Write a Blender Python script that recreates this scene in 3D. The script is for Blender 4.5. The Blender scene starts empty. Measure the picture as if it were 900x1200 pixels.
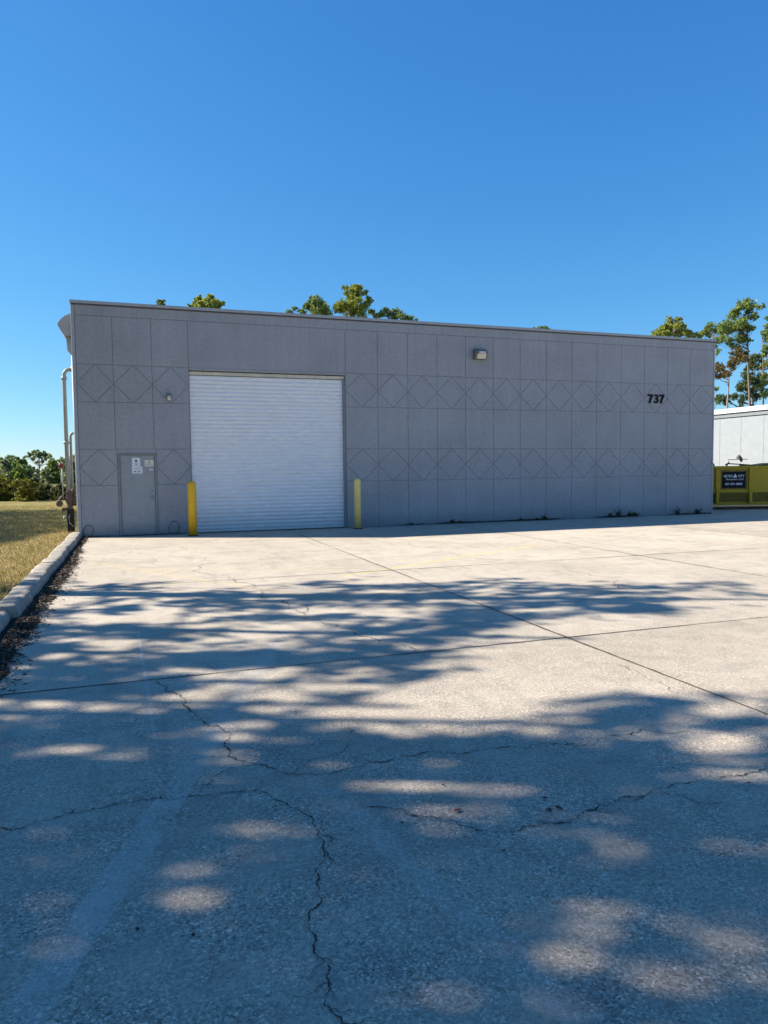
import bpy, bmesh, math, random
import numpy as np
from mathutils import Vector, Matrix
random.seed(7); rng = np.random.default_rng(11)
R = math.radians
scn = bpy.context.scene
col = scn.collection

# ------------------------------------------------------------------ camera
F_PX, PITCH, ROLL, YAW = 836.6, 0.0606, -0.0108, 0.3345
CAM = Vector((-5.637, -19.284, 1.641))
cp, sp, cy, sy = math.cos(PITCH), math.sin(PITCH), math.cos(YAW), math.sin(YAW)
FW = Vector((sy*cp, cy*cp, -sp)); RR = Vector((cy, -sy, 0)); UU = RR.cross(FW)
cr, sr = math.cos(ROLL), math.sin(ROLL)
RT = cr*RR + sr*UU; UP = -sr*RR + cr*UU
cd = bpy.data.cameras.new('camera'); cam = bpy.data.objects.new('camera', cd); col.objects.link(cam)
M = Matrix((RT, UP, -FW)).transposed().to_4x4(); M.translation = CAM
cam.matrix_world = M
cd.sensor_fit = 'VERTICAL'; cd.sensor_height = 24; cd.lens = F_PX/1200*24
cd.clip_start = .05; cd.clip_end = 3000
scn.camera = cam

def at(px, py, w):                 # a direction seen in the photograph, taken to a real distance
    return CAM + (FW + RT*((px-450)/F_PX) + UP*((600-py)/F_PX))*w

# ------------------------------------------------------------------ light
SUN_EL, SUN_AZ = R(37), math.atan2(-.905, .425)
scn.view_settings.view_transform = 'Standard'; scn.view_settings.look = 'None'
scn.view_settings.gamma = 1; scn.view_settings.exposure = 1.2
w = bpy.data.worlds.new('World'); scn.world = w; w.use_nodes = True
nt = w.node_tree; nt.nodes.clear()
sky = nt.nodes.new('ShaderNodeTexSky'); sky.sky_type = 'NISHITA'; sky.sun_disc = False
sky.sun_elevation = SUN_EL; sky.sun_rotation = SUN_AZ % (2*math.pi)
sky.air_density = 1.0; sky.dust_density = 0.0; sky.ozone_density = 3.2; sky.altitude = 0
sx = nt.nodes.new('ShaderNodeSeparateColor'); cx = nt.nodes.new('ShaderNodeCombineColor')
nt.links.new(sky.outputs[0], sx.inputs[0])
for i, (g_, a_) in enumerate(((1.22, .255), (.86, .70), (.59, 1.50))):     # a deeper, cleaner blue, as the camera records it
    p_ = nt.nodes.new('ShaderNodeMath'); p_.operation = 'POWER'; p_.inputs[1].default_value = g_
    q_ = nt.nodes.new('ShaderNodeMath'); q_.operation = 'MULTIPLY'; q_.inputs[1].default_value = a_
    nt.links.new(sx.outputs[i], p_.inputs[0]); nt.links.new(p_.outputs[0], q_.inputs[0]); nt.links.new(q_.outputs[0], cx.inputs[i])
bg = nt.nodes.new('ShaderNodeBackground'); bg.inputs[1].default_value = 0.095
wo = nt.nodes.new('ShaderNodeOutputWorld')
nt.links.new(cx.outputs[0], bg.inputs[0]); nt.links.new(bg.outputs[0], wo.inputs[0])
sd = bpy.data.lights.new('sun', 'SUN'); sd.energy = 5.0; sd.angle = R(.42); sd.color = (1, .915, .79)
so = bpy.data.objects.new('sun', sd); col.objects.link(so)
LD = Vector((.905*math.cos(SUN_EL), -.425*math.cos(SUN_EL), -math.sin(SUN_EL))).normalized()
so.rotation_euler = LD.to_track_quat('-Z', 'Y').to_euler(); so.location = (-30, 15, 30)

# ------------------------------------------------------------------ materials
class NT:
    def __init__(s, name, rough=.8, spec=.3, metal=0):
        s.m = bpy.data.materials.new(name); s.m.use_nodes = True
        s.t = s.m.node_tree; s.b = s.t.nodes['Principled BSDF']
        s.b.inputs['Roughness'].default_value = rough; s.b.inputs['Metallic'].default_value = metal
        s.b.inputs['Specular IOR Level'].default_value = spec
        s.tc = s.t.nodes.new('ShaderNodeTexCoord')
        s.g = s.t.nodes.new('ShaderNodeNewGeometry')
    def n(s, typ, **k):
        nd = s.t.nodes.new(typ)
        for a, b in k.items(): setattr(nd, a, b)
        return nd
    def l(s, a, b): s.t.links.new(a, b)
    def noise(s, scale, detail=4, rough=.55, src=None, stretch=None):
        nd = s.n('ShaderNodeTexNoise'); nd.inputs['Scale'].default_value = scale
        nd.inputs['Detail'].default_value = detail; nd.inputs['Roughness'].default_value = rough
        v = src or s.g.outputs['Position']
        if stretch:
            mp = s.n('ShaderNodeMapping'); mp.inputs['Scale'].default_value = stretch
            s.l(v, mp.inputs[0]); v = mp.outputs[0]
        s.l(v, nd.inputs['Vector']); return nd.outputs['Fac']
    def ramp(s, fac, stops):
        r = s.n('ShaderNodeValToRGB'); e = r.color_ramp.elements
        while len(e) < len(stops): e.new(.5)
        for i, (p, c) in enumerate(stops):
            e[i].position = p; e[i].color = (*(c if hasattr(c, '__len__') else (c, c, c)), 1)
        s.l(fac, r.inputs[0]); return r.outputs[0]
    def mix(s, fac, a, b, mode='MIX'):
        m = s.n('ShaderNodeMix', data_type='RGBA', blend_type=mode)
        for v, i in ((fac, 0), (a, 6), (b, 7)):
            if hasattr(v, 'node'): s.l(v, m.inputs[i])
            elif i == 0: m.inputs[0].default_value = v
            else: m.inputs[i].default_value = (*v, 1)
        return m.outputs[2]
    def math(s, op, a, b=0., c=None, clamp=False):
        m = s.n('ShaderNodeMath', operation=op, use_clamp=clamp)
        for i, v in enumerate((a, b) if c is None else (a, b, c)):
            if hasattr(v, 'node'): s.l(v, m.inputs[i])
            else: m.inputs[i].default_value = v
        return m.outputs[0]
    def base(s, v):
        if hasattr(v, 'node'): s.l(v, s.b.inputs['Base Color'])
        else: s.b.inputs['Base Color'].default_value = (*v, 1)
    def rough(s, v): s.l(v, s.b.inputs['Roughness'])
    def bump(s, h, strength=.3, dist=.01):
        b = s.n('ShaderNodeBump'); b.inputs['Strength'].default_value = strength
        b.inputs['Distance'].default_value = dist
        s.l(h, b.inputs['Height']); s.l(b.outputs[0], s.b.inputs['Normal'])
    def xyz(s):
        x = s.n('ShaderNodeSeparateXYZ'); s.l(s.g.outputs['Position'], x.inputs[0]); return x.outputs

def paint(name, c, rough=.55, var=.12, spec=.35, metal=0, bump=0, scale=6, stretch=None):
    t = NT(name, rough, spec, metal)
    lo = tuple(x*(1-var) for x in c); hi = tuple(min(1, x*(1+var)) for x in c)
    t.base(t.ramp(t.noise(scale, 6, .65, stretch=stretch), [(.3, lo), (.7, hi)]))
    if bump: t.bump(t.noise(90, 4), bump, .004)
    return t.m

def worn(name, c, under, rough=.5, cut=.66, scale=14, amt=.8, zdirt=0, spec=.35, stretch=None):
    """paint with chips down to what lies under it and dirt splashed on its foot"""
    t = NT(name, rough, spec)
    b = t.ramp(t.noise(5, 6, .65, stretch=stretch), [(.3, tuple(x*.88 for x in c)), (.7, tuple(min(1, x*1.06) for x in c))])
    ch = t.ramp(t.noise(scale, 8, .8), [(cut, 0.), (cut+.03, 1.)])
    b = t.mix(t.math('MULTIPLY', ch, amt), b, under)
    if zdirt:
        z = t.xyz()[2]; d = t.math('MULTIPLY', t.math('SUBTRACT', t.math('ADD', t.math('MULTIPLY', t.noise(4, 6, .7), zdirt), zdirt*.5), z, clamp=True), 1/zdirt, clamp=True)
        b = t.mix(t.math('MULTIPLY', d, .5), b, tuple(x*.45 for x in c))
    t.base(b); return t.m

def stucco(name, c, dark=1.0):
    t = NT(name, .85, .2)
    big = t.ramp(t.noise(.9, 5, .6), [(.3, tuple(x*.93*dark for x in c)), (.7, tuple(x*1.05*dark for x in c))])
    streak = t.ramp(t.noise(1, 5, .7, stretch=(5, 5, .35)), [(.40, .965), (.62, 1.01)])
    fine = t.ramp(t.noise(13, 7, .8), [(.33, .84), (.66, 1.10)])
    c1 = t.mix(1, big, streak, 'MULTIPLY'); c1 = t.mix(1, c1, fine, 'MULTIPLY')
    zz = t.xyz()[2]; run = t.ramp(t.noise(1, 4, .6, stretch=(9, 9, .12)), [(.52, 0.), (.66, 1.)])
    top = t.math('MULTIPLY', t.math('SUBTRACT', zz, 4.2, clamp=True), .8, clamp=True)
    c1 = t.mix(t.math('MULTIPLY', t.math('MULTIPLY', run, top), .16), c1, tuple(x*.45 for x in c))
    pat = t.ramp(t.noise(.35, 2, .4), [(.46, 0.), (.50, 1.)]); c1 = t.mix(t.math('MULTIPLY', pat, .10), c1, tuple(min(1, x*1.35) for x in c))
    # splashed dirt in the lowest half metre, broken up
    z = t.xyz()[2]
    d = t.math('SUBTRACT', .34, z); d = t.math('ADD', d, t.math('MULTIPLY', t.noise(3.2, 6, .7), .5))
    d = t.math('MULTIPLY', t.math('SUBTRACT', d, .18, clamp=True), 1.6, clamp=True)
    c1 = t.mix(d, c1, tuple(x*.62*dark for x in (c[0], c[1]*.98, c[2]*.92)))
    t.base(c1)
    h = t.math('ADD', t.noise(55, 6, .7), t.math('MULTIPLY', t.noise(9, 3), .8))
    t.bump(h, .75, .012)
    return t.m

def concrete():
    t = NT('weathered concrete', .88, .25)
    X, Y, Z = t.xyz()
    base = t.ramp(t.noise(.55, 7, .62), [(.28, (.41, .36, .285)), (.5, (.485, .425, .34)), (.74, (.55, .485, .39))])
    ix = t.math('FLOOR', t.math('DIVIDE', t.math('ADD', X, 1.76), 4.81)); iy = t.math('FLOOR', t.math('DIVIDE', t.math('ADD', Y, 8.49), 4.96))
    wn = t.n('ShaderNodeTexWhiteNoise', noise_dimensions='2D'); cb = t.n('ShaderNodeCombineXYZ'); t.l(ix, cb.inputs[0]); t.l(iy, cb.inputs[1]); t.l(cb.outputs[0], wn.inputs['Vector'])
    base = t.mix(1, base, t.ramp(wn.outputs['Value'], [(0, .91), (1, 1.06)]), 'MULTIPLY')
    oil = t.ramp(t.noise(1.05, 3, .45), [(.70, 0.), (.76, 1.)])
    base = t.mix(t.math('MULTIPLY', oil, .35), base, (.13, .115, .10))
    mid = t.ramp(t.noise(4.2, 6, .7), [(.3, .86), (.7, 1.08)])
    c = t.mix(1, base, mid, 'MULTIPLY')
    # dirty blotches
    blot = t.ramp(t.noise(1.7, 8, .72, stretch=(1, 1.4, 1)), [(.50, 0.), (.70, 1.)])
    c = t.mix(t.math('MULTIPLY', blot, .5), c, (.24, .22, .20))
    # the foreground slabs are slightly darker and more worn than the rest
    dx_ = t.math('ADD', X, 5.5); dy_ = t.math('ADD', Y, 19)
    ds = t.math('SQRT', t.math('ADD', t.math('MULTIPLY', t.math('MULTIPLY', dx_, dx_), .45), t.math('MULTIPLY', dy_, dy_)))
    ds = t.math('ADD', ds, t.math('MULTIPLY', t.math('SUBTRACT', t.noise(.9, 6, .65), .5), 5))
    wm = t.math('MULTIPLY', t.math('SUBTRACT', 7.5, ds), .22, clamp=True)
    c = t.mix(wm, c, t.mix(1, c, (.97, .94, .93), 'MULTIPLY'))
    # exposed aggregate: pale and dark grains
    vor = t.n('ShaderNodeTexVoronoi', feature='F1'); vor.inputs['Scale'].default_value = 120
    wp = t.n('ShaderNodeVectorMath', operation='ADD'); t.l(t.g.outputs['Position'], wp.inputs[0])
    nz = t.n('ShaderNodeTexNoise'); nz.inputs['Scale'].default_value = 60; t.l(t.g.outputs['Position'], nz.inputs['Vector'])
    sc = t.n('ShaderNodeVectorMath', operation='SCALE'); sc.inputs['Scale'].default_value = .012
    t.l(nz.outputs['Color'], sc.inputs[0]); t.l(sc.outputs[0], wp.inputs[1]); t.l(wp.outputs[0], vor.inputs['Vector'])
    sep = t.n('ShaderNodeSeparateColor'); t.l(vor.outputs['Color'], sep.inputs[0])
    grain = t.ramp(sep.outputs[0], [(.0, .38), (.22, .72), (.6, .98), (.88, 1.3), (1., 1.9)])
    rub = t.math('MULTIPLY', t.ramp(t.noise(2.6, 5, .65), [(.36, .15), (.62, 1.)]), t.math('ADD', t.math('MULTIPLY', wm, .75), .25))      # where the cement skin has worn off
    c = t.mix(rub, c, t.mix(1, c, grain, 'MULTIPLY'))
    fine = t.ramp(t.noise(210, 3, .8), [(.3, .80), (.7, 1.18)])
    c = t.mix(1, c, fine, 'MULTIPLY')
    gr2 = t.ramp(t.noise(42, 5, .8), [(.34, .72), (.66, 1.2)])
    c = t.mix(1, c, gr2, 'MULTIPLY')
    # worn painted lines and skim strips: |a x + b y + c| < w between two y limits
    def line(a, b, cc, wd, y0, y1, colr, amt, c, ns=7, cut=.42):
        L = math.hypot(a, b)
        d = t.math('ADD', t.math('ADD', t.math('MULTIPLY', X, a/L), t.math('MULTIPLY', Y, b/L)), cc/L)
        d = t.math('ADD', d, t.math('MULTIPLY', t.math('SUBTRACT', t.noise(9, 3), .5), .03))
        m = t.math('LESS_THAN', t.math('ABSOLUTE', d), wd)
        m = t.math('MULTIPLY', m, t.math('GREATER_THAN', Y, y0)); m = t.math('MULTIPLY', m, t.math('LESS_THAN', Y, y1))
        wear = t.ramp(t.noise(ns, 7, .75), [(cut-.1, 0.), (cut+.14, 1.)])
        m = t.math('MULTIPLY', m, t.math('MULTIPLY', wear, amt))
        return t.mix(m, c, colr)
    def two(p, q, wd, y0, y1, colr, amt, ns=7, cut=.42, c=None): return line(q[1]-p[1], -(q[0]-p[0]), -(q[1]-p[1])*p[0]+(q[0]-p[0])*p[1], wd, y0, y1, colr, amt, c, ns, cut)
    c = two((-6.0, -16.96), (-5.47, -15.5), .075, -20, -15.62, (.50, .49, .46), .50, 4, .45, c=c)
    c = two((-5.47, -15.5), (-4.7, -13.4), .07, -15.62, -12.6, (.50, .49, .46), .42, 4, .45, c=c)
    c = two((-4.75, -15.8), (-4.5, -17.2), .06, -18, -15.8, (.50, .48, .46), .30, 4, .47, c=c)
    c = two((-5.64, -12.3), (-5.56, -15), .012, -15, -11.6, (.55, .54, .52), .5, 5, .46, c=c)
    c = two((-5.7, -6.6), (-3.4, -10.6), .09, -10.8, -5.2, (.58, .44, .20), .28, c=c)
    c = two((-6.5, -6.4), (-2.5, -8.1), .09, -8.2, -6.6, (.58, .44, .20), .22, c=c)
    c = two((-.6, -7.7), (1.5, -6.6), .05, -8.8, -6.2, (.62, .45, .12), .6, c=c)
    c = two((5.2, -1), (1.9, -12), .03, -12.5, -2.2, (.36, .31, .26), .5, c=c)
    # old tyre arcs and scuffs, darker
    sc2 = t.ramp(t.noise(1.3, 4, .5, stretch=(4.5, .5, 1)), [(.60, 0.), (.70, 1.)])
    c = t.mix(t.math('MULTIPLY', sc2, .26), c, (.2, .19, .18))
    # dirt along the wall foot
    dw = t.math('MULTIPLY', t.math('ADD', t.math('ADD', Y, .30), t.math('MULTIPLY', t.noise(5, 5), .28)), 2.6, clamp=True)
    ins = t.math('MULTIPLY', dw, t.math('LESS_THAN', X, 12.95))
    c = t.mix(t.math('MULTIPLY', ins, .6), c, (.15, .14, .13))
    t.base(c)
    h = t.math('ADD', t.math('MULTIPLY', t.noise(240, 3, .8), .55), t.math('MULTIPLY', vor.outputs['Distance'], -40*.012))
    h = t.math('ADD', h, t.math('MULTIPLY', t.noise(30, 5, .7), .8))
    h = t.math('ADD', h, t.math('MULTIPLY', t.noise(2.5, 3), 1.2))
    t.bump(h, .6, .010)
    return t.m

def grass_ground():
    t = NT('dry lawn soil', .95, .1)
    c = t.ramp(t.noise(1.1, 8, .75), [(.36, (.20, .165, .06)), (.5, (.34, .25, .10)), (.72, (.48, .35, .16))])
    yg = t.math('MULTIPLY', t.math('SUBTRACT', t.math('ADD', t.xyz()[1], t.math('MULTIPLY', t.noise(1.2, 4), 4)), 3.5, clamp=True), .6, clamp=True)
    c = t.mix(yg, c, t.ramp(t.noise(.9, 6, .7), [(.35, (.10, .12, .035)), (.65, (.21, .20, .07))]))
    c = t.mix(1, c, t.ramp(t.noise(24, 6, .8), [(.32, .5), (.68, 1.4)]), 'MULTIPLY')
    far = t.n('ShaderNodeVectorMath', operation='LENGTH'); t.l(t.g.outputs['Position'], far.inputs[0])
    f = t.math('MULTIPLY', t.math('SUBTRACT', far.outputs['Value'], 35, clamp=True), .5, clamp=True)
    c = t.mix(f, c, t.ramp(t.noise(.05, 6), [(.35, (.06, .075, .025)), (.65, (.12, .11, .04))]))
    t.base(c); t.bump(t.noise(30, 5, .8), .8, .04); return t.m

def leafmat(name, stops, transl=.42):
    t = NT(name, .6, .25)
    r = t.n('ShaderNodeTexWhiteNoise', noise_dimensions='1D')
    at_ = t.n('ShaderNodeAttribute', attribute_name='rnd')
    t.base(t.ramp(at_.outputs['Fac'], stops))
    out = t.t.nodes['Material Output']
    tr = t.n('ShaderNodeBsdfTranslucent'); mx = t.n('ShaderNodeMixShader'); mx.inputs[0].default_value = transl
    t.l(t.ramp(at_.outputs['Fac'], stops), tr.inputs[0])
    t.l(t.b.outputs[0], mx.inputs[1]); t.l(tr.outputs[0], mx.inputs[2]); t.l(mx.outputs[0], out.inputs[0])
    return t.m

GREY = (.318, .325, .347)
m_wall = stucco('grey painted stucco', GREY)
m_groove = stucco('shade-dark stucco reveal', GREY, .68)  # groove shade put into the colour: the wall stucco, darkened
m_side = stucco('grey stucco side', GREY, 1.0)
m_trim = paint('grey metal flashing', (.33, .345, .37), .5, .1)
m_dark = paint('dark edge metal', (.07, .075, .085), .6)  # plain dark metal for the drip edge and threshold
m_dirtwhite = paint('dusty cream hood', (.56, .53, .45), .6, .2)
m_roll = worn('white rolling door enamel', (.74, .75, .78), (.45, .44, .42), .42, .70, 9, .5, .7, stretch=(1, 1, 6))
m_door = worn('grey door enamel', (.295, .31, .325), (.2, .21, .22), .45, .68, 10, .6, .35)
m_frame = paint('grey door frame', (.20, .22, .235), .5, .08)
m_steel = paint('brushed steel', (.55, .55, .55), .3, .15, .5, 1)
m_galv = paint('galvanised pipe paint', (.27, .29, .28), .5, .18, scale=14)
m_rust = paint('rusty iron', (.10, .075, .06), .8, .5, scale=30)
m_black = paint('black enamel', (.010, .011, .015), .7, .2, spec=.15)
m_char = paint('charred black post', (.02, .018, .017), .8, .4, scale=30)
m_red = paint('red bell enamel', (.18, .03, .03), .4, .2)
m_yel = worn('golden yellow post paint', (.70, .42, .022), (.16, .10, .06), .5, .63, 16, .8, .35)
m_yelf = worn('faded yellow post paint', (.88, .66, .22), (.5, .46, .38), .6, .60, 16, .8, .35)
m_dump = worn('olive yellow skip paint', (.46, .31, .014), (.13, .07, .03), .55, .60, 7, .8, .5)
m_dump2 = paint('olive yellow skip paint, scuffed', (.15, .11, .018), .65, .45, scale=9)  # darker skip paint; the lower panel's recess shade is in the colour
m_paper = paint('white paper', (.68, .70, .74), .7, .04)
m_cream = paint('cream paper', (.66, .63, .52), .7, .05)
m_ink = paint('grey ink', (.16, .17, .18), .7, .1)
m_green = paint('dark green ink', (.01, .05, .02), .7, .1)
m_white = paint('white fascia metal', (.62, .62, .61), .5, .04)
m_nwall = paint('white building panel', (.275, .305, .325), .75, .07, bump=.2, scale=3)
m_nline = paint('white building seam', (.22, .245, .26), .8, .05)
m_lens = paint('frosted lens', (.62, .58, .48), .3, .2, .5, scale=40)
m_hous = paint('bronze lamp housing', (.15, .14, .13), .5, .2)
m_letter = paint('white lettering', (.70, .72, .75), .6, .05)
m_blue = paint('blue grey tarpaulin', (.06, .10, .16), .6, .3)
m_lot = concrete()
m_grass = grass_ground()
m_kerb = None
def kerbmat():
    t = NT('kerb concrete', .85, .25)
    c = t.ramp(t.noise(3, 7, .7), [(.3, (.26, .235, .195)), (.7, (.42, .38, .32))])
    c = t.mix(1, c, t.ramp(t.noise(60, 5, .8), [(.33, .75), (.67, 1.2)]), 'MULTIPLY')
    st = t.ramp(t.noise(2.2, 6, .7), [(.48, 0.), (.62, 1.)])
    c = t.mix(t.math('MULTIPLY', st, .6), c, (.2, .19, .17))
    t.base(c); t.bump(t.noise(45, 6, .75), .8, .012); return t.m
m_kerb = kerbmat()
m_crack = paint('crack dirt', (.05, .045, .04), .95, .4, scale=50)
m_joint = paint('joint filler', (.085, .075, .062), .95, .5, scale=25)
m_bark = paint('pine bark', (.155, .115, .085), .9, .4, bump=.6, scale=12, stretch=(3, 3, .6))
m_barkp = paint('pale pine bark', (.24, .19, .16), .9, .35, bump=.6, scale=12, stretch=(3, 3, .6))
L_pine = leafmat('pine needles', [(0, (.045, .08, .022)), (.4, (.15, .22, .05)), (.8, (.31, .38, .10)), (1, (.45, .46, .15))])
L_yel = leafmat('yellow green foliage', [(0, (.07, .11, .025)), (.45, (.25, .30, .05)), (1, (.50, .49, .09))], .45)
L_rust = leafmat('browning needles', [(0, (.07, .06, .02)), (.5, (.17, .14, .04)), (1, (.30, .17, .07))])
L_dark = leafmat('dark evergreen foliage', [(0, (.03, .055, .02)), (.6, (.09, .13, .04)), (1, (.23, .25, .08))])
L_far = leafmat('far wood foliage', [(0, (.11, .14, .07)), (.5, (.25, .31, .14)), (1, (.48, .52, .28))])
L_shrub = leafmat('shrub foliage', [(0, (.025, .035, .012)), (.55, (.07, .09, .025)), (.85, (.17, .18, .045)), (1, (.34, .32, .08))])
L_shruby = leafmat('yellow shrub foliage', [(0, (.06, .07, .012)), (.5, (.19, .19, .025)), (1, (.42, .38, .06))], .35)
L_litter = leafmat('dead leaf litter', [(0, (.018, .013, .01)), (.6, (.05, .033, .022)), (.9, (.13, .085, .05)), (1, (.27, .21, .15))], .05)
L_blade = leafmat('dry grass blades', [(0, (.12, .135, .035)), (.5, (.34, .27, .10)), (1, (.56, .43, .21))], .3)
L_weed = leafmat('weed leaves', [(0, (.02, .03, .012)), (1, (.08, .10, .035))])

# ------------------------------------------------------------------ builders
def tag(o, label=None, cat=None, group=None, kind=None):
    if label: o['label'] = label
    if cat: o['category'] = cat
    if group: o['group'] = group
    if kind: o['kind'] = kind
    return o
def empty(name, loc=(0, 0, 0), rz=0, **k):
    o = bpy.data.objects.new(name, None); col.objects.link(o); o.location = loc; o.rotation_euler = (0, 0, rz)
    o.empty_display_size = .2
    return tag(o, **k)
def link(name, me, mats, parent=None, **k):
    for m in (mats if isinstance(mats, (list, tuple)) else [mats]): me.materials.append(m)
    o = bpy.data.objects.new(name, me); col.objects.link(o)
    if parent is not None: o.parent = parent
    return tag(o, **k)
class MB:
    def __init__(s): s.b = bmesh.new(); s.mi = 0
    def face(s, pts):
        f = s.b.faces.new([s.b.verts.new(p) for p in pts]); f.material_index = s.mi; return f
    def box(s, x0, y0, z0, x1, y1, z1, bev=0, mat=None):
        r = bmesh.ops.create_cube(s.b, size=1)
        vs = r['verts']
        for v in vs:
            v.co = Vector((x0+(v.co.x+.5)*(x1-x0), y0+(v.co.y+.5)*(y1-y0), z0+(v.co.z+.5)*(z1-z0)))
            if mat: v.co = mat @ v.co
        fs = {f for v in vs for f in v.link_faces}
        for f in fs: f.material_index = s.mi
        if bev:
            es = list({e for v in vs for e in v.link_edges})
            bmesh.ops.bevel(s.b, geom=es, offset=bev, segments=2, affect='EDGES', profile=.6)
        return s
    def tube(s, pts, rad, seg=10, cap=True, smooth=True):
        pts = [Vector(p) for p in pts]; n = len(pts)
        rads = rad if hasattr(rad, '__len__') else [rad]*n
        rings = []
        ref = None
        for i, p in enumerate(pts):
            d = (pts[min(i+1, n-1)]-pts[max(i-1, 0)]).normalized()
            if ref is None: ref = Vector((0, 0, 1)) if abs(d.z) < .9 else Vector((1, 0, 0))
            a = d.cross(ref).normalized(); b = d.cross(a).normalized(); ref = -a.cross(d) if False else ref
            rings.append([s.b.verts.new(p+(a*math.cos(t)+b*math.sin(t))*rads[i]) for t in [2*math.pi*k/seg for k in range(seg)]])
        for i in range(n-1):
            for k in range(seg):
                f = s.b.faces.new((rings[i][k], rings[i][(k+1) % seg], rings[i+1][(k+1) % seg], rings[i+1][k])); f.smooth = smooth; f.material_index = s.mi
        if cap:
            for r in (rings[0][::-1], rings[-1]):
                f = s.b.faces.new(r); f.material_index = s.mi
        return s
    def lathe(s, c, prof, seg=20, axis='z', smooth=True):
        c = Vector(c); rings = []
        for r_, h in prof:
            ring = []
            for k in range(seg):
                t = 2*math.pi*k/seg; a, b = r_*math.cos(t), r_*math.sin(t)
                ring.append(s.b.verts.new(c+(Vector((a, b, h)) if axis == 'z' else Vector((a, h, b)) if axis == 'y' else Vector((h, a, b)))))
            rings.append(ring)
        for i in range(len(rings)-1):
            for k in range(seg):
                f = s.b.faces.new((rings[i][k], rings[i][(k+1) % seg], rings[i+1][(k+1) % seg], rings[i+1][k])); f.smooth = smooth; f.material_index = s.mi
        for r in (rings[0][::-1], rings[-1]):
            f = s.b.faces.new(r); f.material_index = s.mi
        return s
    def prism(s, poly, y0, y1, axis='y'):
        """polygon in (x,z) pushed from y0 to y1 (or in (y,z) along x, (x,y) along z)"""
        def P(p, t): return (p[0], t, p[1]) if axis == 'y' else (t, p[0], p[1]) if axis == 'x' else (p[0], p[1], t)
        a = [s.b.verts.new(P(p, y0)) for p in poly]; b = [s.b.verts.new(P(p, y1)) for p in poly]
        fs = [s.b.faces.new(a), s.b.faces.new(b[::-1])]
        n = len(poly)
        for i in range(n): fs.append(s.b.faces.new((a[i], b[i], b[(i+1) % n], a[(i+1) % n])))
        for f in fs: f.material_index = s.mi
        return s
    def build(s, name, mats, parent=None, **k):
        bmesh.ops.recalc_face_normals(s.b, faces=s.b.faces)
        me = bpy.data.meshes.new(name); s.b.to_mesh(me); s.b.free()
        return link(name, me, mats, parent, **k)

def quads_mesh(name, C_, U_, V_, rnd=None, tri=False):
    """many small leaf faces: centres, half axes"""
    C_, U_, V_ = (np.asarray(a, dtype=np.float32) for a in (C_, U_, V_))
    n = len(C_); k = 3 if tri else 4
    if tri: P = np.stack([C_-U_, C_+U_, C_+V_], 1)
    else: P = np.stack([C_-U_, C_-V_*.55+U_*.1, C_+U_, C_+V_*.55-U_*.05], 1)
    me = bpy.data.meshes.new(name)
    me.vertices.add(n*k); me.vertices.foreach_set('co', P.reshape(-1))
    me.loops.add(n*k); me.loops.foreach_set('vertex_index', np.arange(n*k, dtype=np.int32))
    me.polygons.add(n); me.polygons.foreach_set('loop_start', np.arange(0, n*k, k, dtype=np.int32))
    if rnd is None: rnd = rng.random(n)
    at_ = me.attributes.new('rnd', 'FLOAT', 'FACE'); at_.data.foreach_set('value', np.asarray(rnd, dtype=np.float32))
    me.update(calc_edges=True); me.validate()
    return me
def rdir(n):
    v = rng.normal(size=(n, 3)); return v/np.linalg.norm(v, axis=1)[:, None]
def blob_leaves(blobs, per, size, tint=.35):
    """leaf faces filling clumps (centre, radius[, flat]) denser towards their skins; returns arrays"""
    Cs, Us, Vs, Rs = [], [], [], []
    for bl in blobs:
        c, r = np.array(bl[0]), bl[1]; fl = bl[2] if len(bl) > 2 else .8
        n = max(6, int(per*(r/.5)**1.6 if per > 0 else -per))
        # sub tufts
        k = max(3, n//9)
        tc = rdir(k)*(rng.random((k, 1))**.42)*r*np.array([1, 1, fl])
        idx = rng.integers(0, k, n)
        p = c+tc[idx]+rng.normal(size=(n, 3))*r*.13
        u = rdir(n); v = np.cross(u, rdir(n)); v /= np.linalg.norm(v, axis=1)[:, None]+1e-6
        s_ = size*(.6+.8*rng.random((n, 1)))
        tr = rng.random(k)
        Cs.append(p); Us.append(u*s_*.5); Vs.append(v*s_*.42)
        Rs.append(np.clip(tr[idx]*.55+rng.random(n)*.35+.10*rng.random(), 0, 1))
    return np.concatenate(Cs), np.concatenate(Us), np.concatenate(Vs), np.concatenate(Rs)

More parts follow.
